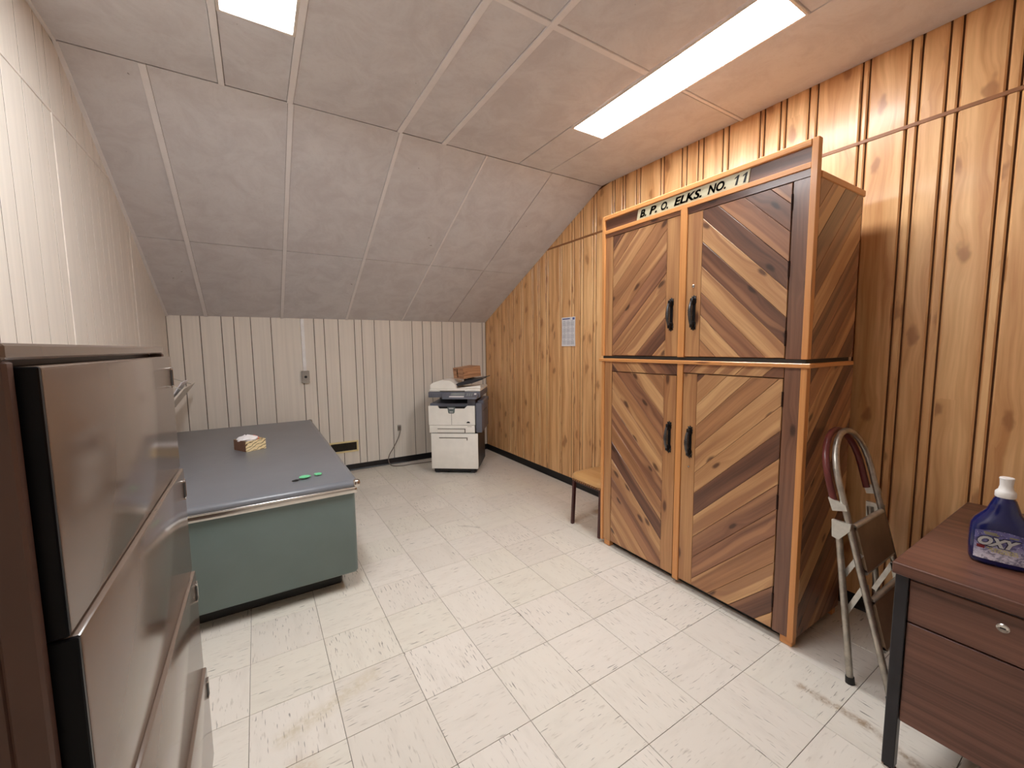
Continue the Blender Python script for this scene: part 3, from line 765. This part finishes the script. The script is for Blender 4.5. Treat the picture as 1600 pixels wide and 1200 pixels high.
build(MB().box(.086, .402, -.007, 0, .512, .520, .001).box(.392, .402, -.007, 0, .474, .520, .001).box(.086, .402, -.007, 0, .468, .473, .001), 'grip', 'cop_line', pt, local=True)
fr = MB()
out = [(-.012, .560), (.513, .560), (.513, .775), (.425, .775), (.395, .745), (.115, .745), (.090, .775), (-.012, .775)]
fr.prism([(x, -.008, z) for x, z in out], (0, .03, 0))
fp = build(fr, 'front_cover', 'cop_white', cop, local=True)
bx('seam', 'cop_line', fp, .248, .251, -.0095, -.007, .562, .70, local=True)
bd = build(MB().prism([(x, -.014, z) for x, z in ((.205, .765), (.292, .765), (.284, .700), (.276, .692), (.222, .692), (.214, .700))], (0, .007, 0)), 'badge', 'badge', fp, local=True, label='grey tapered badge plate')
bx('print_line', 'ink_white', fp, .222, .276, -.0155, -.0135, .744, .752, local=True); bx('print_line', 'ink_white', fp, .230, .268, -.0155, -.0135, .706, .711, local=True)
tri = MB()
tri.prism([(.437+.02*math.cos(a), -.0105, .583+.018*math.sin(a)) for a in [math.pi*k/6 for k in range(7)]], (0, .003, 0))
build(tri, 'mark', 'cop_black', fp, local=True, label='small dark half-round mark')
bx('print_line', 'cop_line', pt, .425, .475, -.0055, -.0035, .540, .543, local=True)
bx('output_tray', 'cop_black', cop, .085, .43, .0, .46, .742, .765, .006, local=True, label='black paper output tray')
bx('rear_column', 'cop_gray', cop, .0, .50, .44, DP, .79, .865, .004, local=True)
bx('right_column', 'cop_gray', cop, .425, .515, .02, DP, .775, .866, .006, local=True)
bx('left_fence', 'cop_gray', cop, -.008, .06, .12, DP, .772, .79, .004, local=True)
sd = build(MB().box(.521, .590, .0, .50, .474, .805, .008, 2), 'side_feeder', 'cop_gray', cop, smooth=40, local=True, label='slate side feeder unit')
bx('slot', 'cop_black', sd, .588, .592, .10, .36, .70, .712, local=True)
bx('side_lid', 'cop_gray', sd, .53, .60, .05, .48, .78, .83, .008, local=True)
sc = build(MB().box(-.013, .574, .005, DP+.02, .868, .930, .006, 2), 'scanner', 'cop_gray', cop, smooth=40, local=True)
cpn = MB().loft([[Vector(p) for p in ((.15, .01, .862), (.56, .01, .862), (.56, .01, .922), (.15, .01, .922))], [Vector(p) for p in ((.165, -.075, .860), (.545, -.075, .860), (.545, -.070, .878), (.165, -.070, .878))]])
cpo = build(cpn, 'control_panel', 'cop_gray', cop, local=True)
def on_panel(u, v, w_=0):  # points on the sloping face of the control panel
    return Vector((.15+.41*u, .01-.08*(1-v), .878+.044*v+w_))
def pan(u0, u1, v0, v1, m, nm):
    mb = MB(); q = [(u0, v0), (u1, v0), (u1, v1), (u0, v1)]
    mb.loft([[on_panel(u, v, .0) for u, v in q], [on_panel(u, v, .004) for u, v in q]])
    build(mb, nm, m, cpo, local=True)
pan(.25, .62, .40, .85, 'lcd', 'display'); pan(.22, .62, .06, .2, 'ink_white', 'key_strip')
for k in range(3):
    for j in range(3): pan(.68+k*.06, .72+k*.06, .25+j*.2, .38+j*.2, 'lcd', 'key')
pan(.88, .94, .55, .8, 'ink_white', 'start_key')
lid = build(MB().box(-.002, .574, .02, DP+.02, .932, .962, .010, 2), 'lid', 'cop_white', cop, smooth=40, local=True)
bx('grip', 'cop_line', lid, .12, .40, .010, .022, .934, .944, .001, local=True)
ad = MB().prism([(x, .05, z) for x, z in ((-.002, .962), (.292, .962), (.292, .990), (.276, 1.018), (.225, 1.05), (.13, 1.055), (.03, 1.03), (-.002, 1.005))], (0, .44, 0))
bmesh.ops.bevel(ad.bm, geom=[e for e in ad.bm.edges if e.calc_length() < .4], offset=.008, segments=2, affect='EDGES')
build(ad, 'document_feeder', 'cop_white', lid, smooth=50, local=True)
build(MB().prism([(x, .04, z) for x, z in ((.30, .966), (.574, .966), (.574, 1.0), (.46, .985))], (0, .06, 0)), 'eject_ramp', 'cop_white', lid, local=True)
build(MB().prism([(x, .11, z) for x, z in ((.270, 1.005), (.300, .985), (.46, 1.015), (.58, 1.055), (.60, 1.075), (.42, 1.052))], (0, .36, 0)), 'feed_tray', 'cop_dark', lid, local=True)
build(MB().tube([(.56, .2, 1.06), (.62, .2, 1.085), (.66, .2, 1.098)], .004, 6), 'paper_stop', 'cop_dark', lid, local=True)
for y in (.18, .40): build(MB().box(.36, .47, y-.01, y+.01, 1.03, 1.062, .004), 'paper_guide', 'cop_black', lid, local=True)

# wooden box on top of the copier
wv = Vector((.59636, .80272, 0)); uv_ = Vector((.80272, -.59636, 0)); A0 = Vector((1.611, 4.344, 0))
bp = A0+uv_*.385+wv*.27
wb = thing('wooden_box', 'brown wooden box with slotted end lying on top of the photocopier', 'box', (bp.x, bp.y, 1.076), AN+.80)
RMw = Matrix.Rotation(-.10, 4, 'Y')
def wbx(name, m, *a, b=.002, grain=(1, 0, 0)):
    mb = MB().box(*a, b); mb.xform(RMw); return build(mb, name, m, wb, grain=grain, local=True)
hx, hy_, hh_ = .122, .105, .112
wbx('bottom', 'crate', -hx, hx, -hy_, hy_, .0, .010)
wbx('side', 'crate', -hx, hx, -hy_, -hy_+.01, .0105, hh_); wbx('side', 'crate', -hx, hx, hy_-.01, hy_, .0105, hh_)
wbx('end', 'crate', -hx+.0005, -hx+.010, -hy_+.0105, .012, .0105, hh_, grain=(0, 1, 0)); wbx('end', 'crate', -hx+.0005, -hx+.010, .036, hy_-.0105, .0105, hh_, grain=(0, 1, 0))
wbx('end', 'crate', hx-.010, hx-.0005, -hy_+.0105, hy_-.0105, .0105, hh_, grain=(0, 1, 0))
wbx('lid', 'crate', -hx, hx, -hy_, hy_, hh_+.0005, hh_+.010)
wbx('slot_lining', 'slot', -hx+.012, -hx+.02, -.01, .06, .012, hh_-.002)

# ------------------------------------------------------------------ back wall fittings
rc = thing('raceway_switch', 'white wall raceway running down to a grey plate with black knob', 'switch', (.437, YB, 1.05))
bx('raceway', 'white_pvc', rc, .421, .455, YB-.016, YB, 1.186, ZK-.002, .003)
bx('cover_plate', 'grey_cover', rc, .402, .478, YB-.038, YB, 1.055, 1.187, .004)
build(MB().tube([(.441, YB-.038, 1.122), (.441, YB-.05, 1.122)], [.014, .011], 14), 'knob', 'rubber', rc, smooth=40, label='black round knob')
for z in (1.168, 1.074): build(MB().tube([(.441, YB-.0375, z), (.441, YB-.040, z)], .004, 8), 'screw', 'chrome', rc)
vt = thing('wall_register', 'brass heating register low on the back wall beside the grey desk', 'vent', (.8, YB, .22))
vx0, vx1, vz0, vz1 = .640, .958, .222, .352
for a in ((vx0, vx1, vz1-.018, vz1), (vx0, vx1, vz0, vz0+.018), (vx0, vx0+.018, vz0+.0185, vz1-.0185), (vx1-.018, vx1, vz0+.0185, vz1-.0185)):
    bx('frame_bar', 'brass', vt, a[0], a[1], YB-.010, YB, a[2], a[3], .002)
bx('dark_back', 'rubber', vt, vx0+.02, vx1-.02, YB-.002, YB, vz0+.02, vz1-.02)
for k in range(20):
    x = vx0+.032+k*(vx1-vx0-.064)/19
    bx('slat', 'dark_brass', vt, x-.002, x+.002, YB-.008, YB-.002, vz0+.022, vz1-.022)
ot = thing('wall_outlet', 'small grey wall outlet with a plugged cord, left of the photocopier', 'outlet', (1.44, YB, .44))
bx('cover_plate', 'grey_cover', ot, 1.425, 1.470, YB-.012, YB, .405, .475, .003)
cd = MB()
path = [(1.444, YB-.03, .44), (1.444, YB-.05, .41), (1.42, YB-.05, .33), (1.36, YB-.05, .22), (1.30, YB-.055, .13), (1.285, YB-.07, .06), (1.31, YB-.11, .012), (1.40, YB-.16, .006), (1.55, YB-.17, .006), (1.72, YB-.19, .006), (1.90, YB-.20, .006)]
def smooth_path(p, n=6):
    p = [Vector(q) for q in p]; out = []
    for i in range(len(p)-1):
        p0, p1, p2, p3 = p[max(i-1, 0)], p[i], p[i+1], p[min(i+2, len(p)-1)]
        for k in range(n):
            t = k/n
            out.append(.5*((2*p1)+(p2-p0)*t+(2*p0-5*p1+4*p2-p3)*t*t+(3*p1-p0-3*p2+p3)*t**3))
    return out+[p[-1]]
pw = thing('power_cord', 'grey power cord hanging from the outlet to the floor behind photocopier', 'cord', (1.4, YB-.1, 0))
build(MB().tube(smooth_path(path), .0055, 8), 'cable', 'cord', pw, smooth=60)
build(MB().box(1.430, 1.458, YB-.040, YB-.0125, .425, .458, .004), 'plug', 'cord', pw)

# calendar sheet on the pine wall
cal = thing('calendar_sheet', 'white printed calendar sheet with blue heading on the pine wall', 'calendar', (XR, 3.215, 1.57))
def cpt(u, v, off=0): # u 0..1 from the left seen from the room, v 0..1 upward
    curl = .007*math.sin(math.pi*v)*(u-.5)*2*.5+.006
    return Vector((XR-curl-off, 3.322-.212*u, 1.424+.289*v))
mb = MB(); N = 8
top = [[cpt(i/N, j/N) for i in range(N+1)] for j in range(N+1)]
g = [[mb.bm.verts.new(p) for p in row] for row in top]; g2 = [[mb.bm.verts.new(p+Vector((.0006, 0, 0))) for p in row] for row in top]
for j in range(N):
    for i in range(N):
        mb.bm.faces.new((g[j][i], g[j][i+1], g[j+1][i+1], g[j+1][i])); mb.bm.faces.new((g2[j][i], g2[j+1][i], g2[j+1][i+1], g2[j][i+1]))
build(mb, 'sheet', 'paper', cal, smooth=60, recalc=False)
def pr(mb, u0, u1, v0, v1):
    q = [(u0, v0), (u1, v0), (u1, v1), (u0, v1)]
    mb.loft([[cpt(u, v, .0001) for u, v in q], [cpt(u, v, .0006) for u, v in q]])
hb = MB(); pr(hb, .06, .62, .925, .965); pr(hb, .80, .95, .90, .975); build(hb, 'heading', 'print_blue', cal)
gr = MB()
for r_ in range(4):
    for c_ in range(3):
        u0 = .07+c_*.30; v0 = .06+r_*.212
        pr(gr, u0+.04, u0+.20, v0+.165, v0+.180)
        for k in range(6): pr(gr, u0, u0+.25, v0+k*.025, v0+.011+k*.025)
build(gr, 'month_print', 'print_grey', cal)

# ------------------------------------------------------------------ chair behind the cabinet (faces -x)
ch = thing('side_chair', 'tan seated metal chair standing between the wooden cupboard and pine wall', 'chair', (2.3, 2.31, 0))
sx0, sx1, sy0, sy1 = 2.085, 2.50, 2.125, 2.482
def seat_ring(i, z, r=.05): return [Vector((x, y, z)) for x, y in rrect(sx0+i, sx1-i, sy0+i, sy1-i, r-i*.5)]
build(MB().loft([seat_ring(.006, .372), seat_ring(0, .380), seat_ring(0, .398), seat_ring(.006, .412), seat_ring(.022, .423), seat_ring(.06, .428)]), 'seat', 'seat', ch, grain=(0, 1, 0), smooth=50)
st = MB()
for k in range(14):
    y = sy0+.03+k*(sy1-sy0-.06)/13; st.box(sx0+.002, sx0+.006, y-.006, y+.006, .362, .374)
build(st, 'seat_rim', 'stud', ch)
bx('front_rail', 'maroon_metal', ch, sx0+.012, sx0+.030, sy0+.02, sy1-.02, .345, .362, .003)
bx('side_rail', 'maroon_metal', ch, sx0+.03, sx1-.02, sy0+.015, sy0+.033, .35, .366, .003); bx('side_rail', 'maroon_metal', ch, sx0+.03, sx1-.02, sy1-.033, sy1-.015, .35, .366, .003)
def leg4(x, y, xt, yt_, zt, w_=.011):
    return MB().loft([[Vector((x+a*w_, y+b*w_, 0)) for a, b in ((-1, -1), (1, -1), (1, 1), (-1, 1))], [Vector((xt+a*w_, yt_+b*w_, zt)) for a, b in ((-1, -1), (1, -1), (1, 1), (-1, 1))]])
for (x, y, xt, yt_, zt) in ((2.088, 2.455, sx0+.02, sy1-.03, .366), (2.088, 2.15, sx0+.02, sy0+.03, .366), (2.53, 2.455, sx1-.03, sy1-.03, .366), (2.53, 2.15, sx1-.03, sy0+.03, .366)):
    build(leg4(x, y, xt, yt_, zt), 'leg', 'maroon_metal', ch)
for y in (sy0+.03, sy1-.03): build(leg4(sx1-.03, y, 2.56, y, .80), 'back_post', 'maroon_metal', ch)
build(MB().prism([(2.505, y, z) for y, z in ((sy0+.02, .56), (sy1-.02, .56), (sy1-.02, .80), (sy0+.02, .80))], (.03, 0, 0)), 'backrest', 'seat', ch, grain=(0, 1, 0))

# ------------------------------------------------------------------ folded step stool
ss_ = thing('step_stool', 'folded steel step stool with maroon hoop leaning against the wooden cupboard', 'step stool', (2.21, .58, 0))
xl, xr = 2.043, 2.392; xm = (xl+xr)/2; rw = (xr-xl)/2
def ry(z): return .478+.258*z
def hoop(z0, zt, dy, r=rw, zr=.185):
    pts = [(xl, ry(z0)+dy, z0)]
    zc_ = zt-zr
    n = 5
    for k in range(1, n): z = z0+(zc_-z0)*k/n; pts.append((xl, ry(z)+dy, z))
    for k in range(13):
        a = math.pi*(1-k/12); z = zc_+zr*math.sin(a); pts.append((xm+r*math.cos(a), ry(z)+dy, z))
    for k in range(1, n+1): z = zc_+(z0-zc_)*k/n; pts.append((xr, ry(z)+dy, z))
    return pts
build(MB().tube(hoop(.012, 1.036, 0), .0125, 10), 'front_frame', 'steel_tube', ss_, smooth=50)
build(MB().tube(hoop(.752, 1.034, .036), .0135, 10), 'handle_hoop', 'maroon_vinyl', ss_, smooth=50, label='maroon vinyl covered hoop')
for x in (xl, xr):
    s = 1 if x == xl else -1
    build(MB().tube([(x, .690, .665), (x, .656, .368), (x, .616, .02)], .0125, 10), 'rear_leg', 'steel_tube', ss_, smooth=50)
    build(MB().tube([(x, .6165, .028), (x, .614, 0)], [.0155, .017], 12), 'rubber_foot', 'rubber', ss_, smooth=50)
    build(MB().tube([(x, ry(.03), .03), (x, ry(0), 0)], [.0155, .017], 12), 'rubber_foot', 'rubber', ss_, smooth=50)
    build(MB().prism([(x-.002*s, y, z) for y, z in ((ry(.76)+.052, .775), (ry(.76)+.034, .722), (ry(.74)-.012, .735), (ry(.75)-.008, .757))], (-.014*s, 0, 0)), 'bracket', 'zinc', ss_)
    build(MB().prism([(x-.002*s, y, z) for y, z in ((.708, .684), (ry(.68)-.012, .684), (ry(.68)-.010, .655), (.680, .605), (.704, .612))], (-.015*s, 0, 0)), 'bracket', 'zinc', ss_)
    xi = x+s*.018
    for a, b in (((ry(.44), .44), (.650, .285)), ((ry(.56)-.01, .56), (.672, .43)), ((ry(.44), .44), (.57, .335))):
        dv = Vector((0, b[0]-a[0], b[1]-a[1])); nv = Vector((0, -dv.z, dv.y)).normalized()*.009
        P0 = Vector((xi, *a)); P1 = Vector((xi, *b))
        build(MB().prism([P0-nv, P0+nv, P1+nv, P1-nv], (.004*s, 0, 0)), 'link', 'zinc', ss_)
def step(z0, z1, dy):
    a, b = Vector((xl+.022, ry(z0)+dy, z0)), Vector((xl+.022, ry(z1)+dy, z1))
    nv = Vector((0, -(z1-z0), (b.y-a.y))).normalized()
    mb = MB(); X = Vector((xr-xl-.044, 0, 0))
    mb.loft([[a, a+X, b+X, b], [a+nv*.022, a+X+nv*.022, b+X+nv*.022, b+nv*.022]])
    so = build(mb, 'step', 'tan_step', ss_)
    for p in (a, b): build(MB().tube([p+nv*.011, p+X+nv*.011], .012, 8), 'step_edge', 'zinc', so, smooth=50)
step(.485, .660, .006); step(.195, .375, .006)

# ------------------------------------------------------------------ walnut desk at the right
wd = thing('walnut_desk', 'walnut laminate desk with black leg, right of the step stool', 'desk', (2.15, -.25, 0))
tx0, tx1, ty0, ty1, tz = 1.690, 2.60, -1.15, .423, .730
bx('top', 'walnut', wd, tx0, tx1, ty0, ty1, tz-.038, tz, .003, grain=(0, 1, 0))
for x, y in ((tx0+.028, ty1-.035), (tx1-.06, ty1-.035), (tx0+.028, ty0+.005), (tx1-.06, ty0+.005)):
    lg = bx('leg', 'black_metal', wd, x, x+.034, y, y+.032, .012, tz-.038, .002)
    build(MB().tube([(x+.017, y+.016, 0), (x+.017, y+.016, .006), (x+.017, y+.016, .012)], [.019, .019, .010], 14), 'glide', 'chrome', lg, smooth=40)
px0, py0, py1 = tx0+.056, -.14, ty1-.035
bx('rail', 'black_metal', wd, tx0+.036, tx0+.056, ty0+.04, ty1-.036, tz-.056, tz-.0385, .002)
bx('pedestal', 'walnut', wd, px0, tx1-.10, py0, py1-.002, .190, tz-.058, .002, grain=(0, 1, 0))
d1 = bx('drawer', 'walnut', wd, px0-.018, px0, py0, py1-.001, .534, tz-.058, .002, grain=(0, 1, 0))
d2 = bx('drawer', 'walnut', wd, px0-.018, px0, py0, py1-.001, .186, .529, .002, grain=(0, 1, 0))
lx, ly, lz = px0-.018, .192, .628
build(MB().tube([(lx+.001, ly, lz), (lx-.003, ly, lz), (lx-.005, ly, lz), (lx-.0035, ly, lz)], [.013, .013, .0105, .009], 20), 'lock', 'chrome', d1, smooth=40, label='round silver lock')
bx('keyhole', 'rubber', d1, lx-.006, lx-.003, ly-.0055, ly+.0055, lz-.0012, lz+.0012)
bx('modesty_panel', 'walnut', wd, tx1-.08, tx1-.065, ty0+.05, ty1-.05, .30, tz-.0385, .002, grain=(0, 1, 0))
bx('pedestal', 'walnut', wd, px0, tx1-.10, ty0+.05, ty0+.45, .190, tz-.058, .002, grain=(0, 1, 0))

# cleaner bottle (built facing the camera side: local -y is the label side)
bc = Vector((1.942, .238)); ang = math.atan2(bc.y, bc.x)-math.pi/2 + math.radians(4)
bt = thing('cleaner_bottle', 'cobalt blue cleaner bottle with white cap on the walnut desk', 'bottle', (bc.x, bc.y, tz), ang)
def sup(a, b, n=28, p=3.2):
    out = []
    for k in range(n):
        t = 2*math.pi*k/n; c_, s_ = math.cos(t), math.sin(t)
        out.append((a*math.copysign(abs(c_)**(2/p), c_), b*math.copysign(abs(s_)**(2/p), s_)))
    return out
bprof = [(.050, .030, .0), (.062, .036, .004), (.066, .039, .014), (.068, .040, .05), (.068, .040, .10), (.066, .039, .122), (.058, .036, .140), (.046, .032, .156), (.036, .029, .170), (.030, .027, .190), (.024, .024, .208), (.0185, .0185, .216), (.0185, .0185, .224)]
build(MB().loft([[Vector((x, y, z)) for x, y in sup(a, b, p=(3.4 if z < .13 else 2.3))] for a, b, z in bprof]), 'bottle', 'blue', bt, smooth=60, local=True)
cap = [(.0215, .216), (.0225, .219), (.0225, .232), (.020, .236), (.0165, .240), (.0140, .252), (.0150, .270), (.0165, .275), (.0150, .278), (.004, .279)]
build(MB().lathe(cap, (0, 0, 0), 20), 'cap', 'cap_white', bt, smooth=40, local=True)
def lab(u, v, off=0.0):   # label surface: u 0..1 across, v 0..1 up
    x = -.056+.112*u; z = .018+.098*v
    y = -.040*(1-min(1, abs(x)/.068)**3.3)**(1/3.3)
    return Vector((x, y-.0006-off, z))
mb = MB(); N = 14
def edge(u): return 1-.10*(2*u-1)**2, .02
rowsv = [[lab(i/N, edge(i/N)[1]+(edge(i/N)[0]-edge(i/N)[1])*j/6) for i in range(N+1)] for j in range(7)]
gv = [[mb.bm.verts.new(p) for p in r] for r in rowsv]; uvl = mb.bm.loops.layers.uv.new('uv')
for j in range(6):
    for i in range(N):
        f = mb.bm.faces.new((gv[j][i], gv[j][i+1], gv[j+1][i+1], gv[j+1][i]))
        for l, (a, b) in zip(f.loops, ((i, j), (i+1, j), (i+1, j+1), (i, j+1))): l[uvl].uv = (a/N, b/6)
lb = build(mb, 'label', 'label', bt, smooth=60, local=True, recalc=False)
def ltx(txt, u0, u1, v0, v1, m, off, shear=.25, offset=.02):
    mb = MB(); add_text(mb, txt, lambda u, v, d: lab(u0+(u1-u0)*u, v0+(v1-v0)*v, off+abs(d)*.3), shear=shear, offset=offset)
    return build(mb, 'lettering', m, lb, local=True, recalc=False)
ltx('OXY', .045, .845, .45, .80, 'ink_navy', .0006, .35, .10)
ltx('OXY', .06, .825, .475, .775, 'ink_white', .0014, .35, .06)
def lbar(mb, u0, u1, v0, v1, off=.0007):
    n = 5
    for k in range(n):
        a, b = u0+(u1-u0)*k/n, u0+(u1-u0)*(k+1)/n
        mb.quad(lab(a, v0, off), lab(b, v0, off), lab(b, v1, off), lab(a, v1, off))
mb = MB(); lbar(mb, .05, .20, .36, .46); build(mb, 'red_patch', 'ink_red', lb, local=True, recalc=False)
mb = MB(); rnd = random.Random(5)
for k, v in enumerate((.405, .355, .305)):
    u = .23+.05*k
    while u < .78:
        wl = rnd.uniform(.03, .07); lbar(mb, u, min(u+wl, .82), v, v+.026); u += wl+.014
build(mb, 'small_print', 'ink_gold', lb, local=True, recalc=False)['kind'] = 'stuff'
mb = MB()
for v, a, b in ((.83, .18, .44), (.88, .16, .40), (.84, .62, .78)): lbar(mb, a, b, v, v+.035)
build(mb, 'small_print', 'ink_olive', lb, local=True, recalc=False)['kind'] = 'stuff'
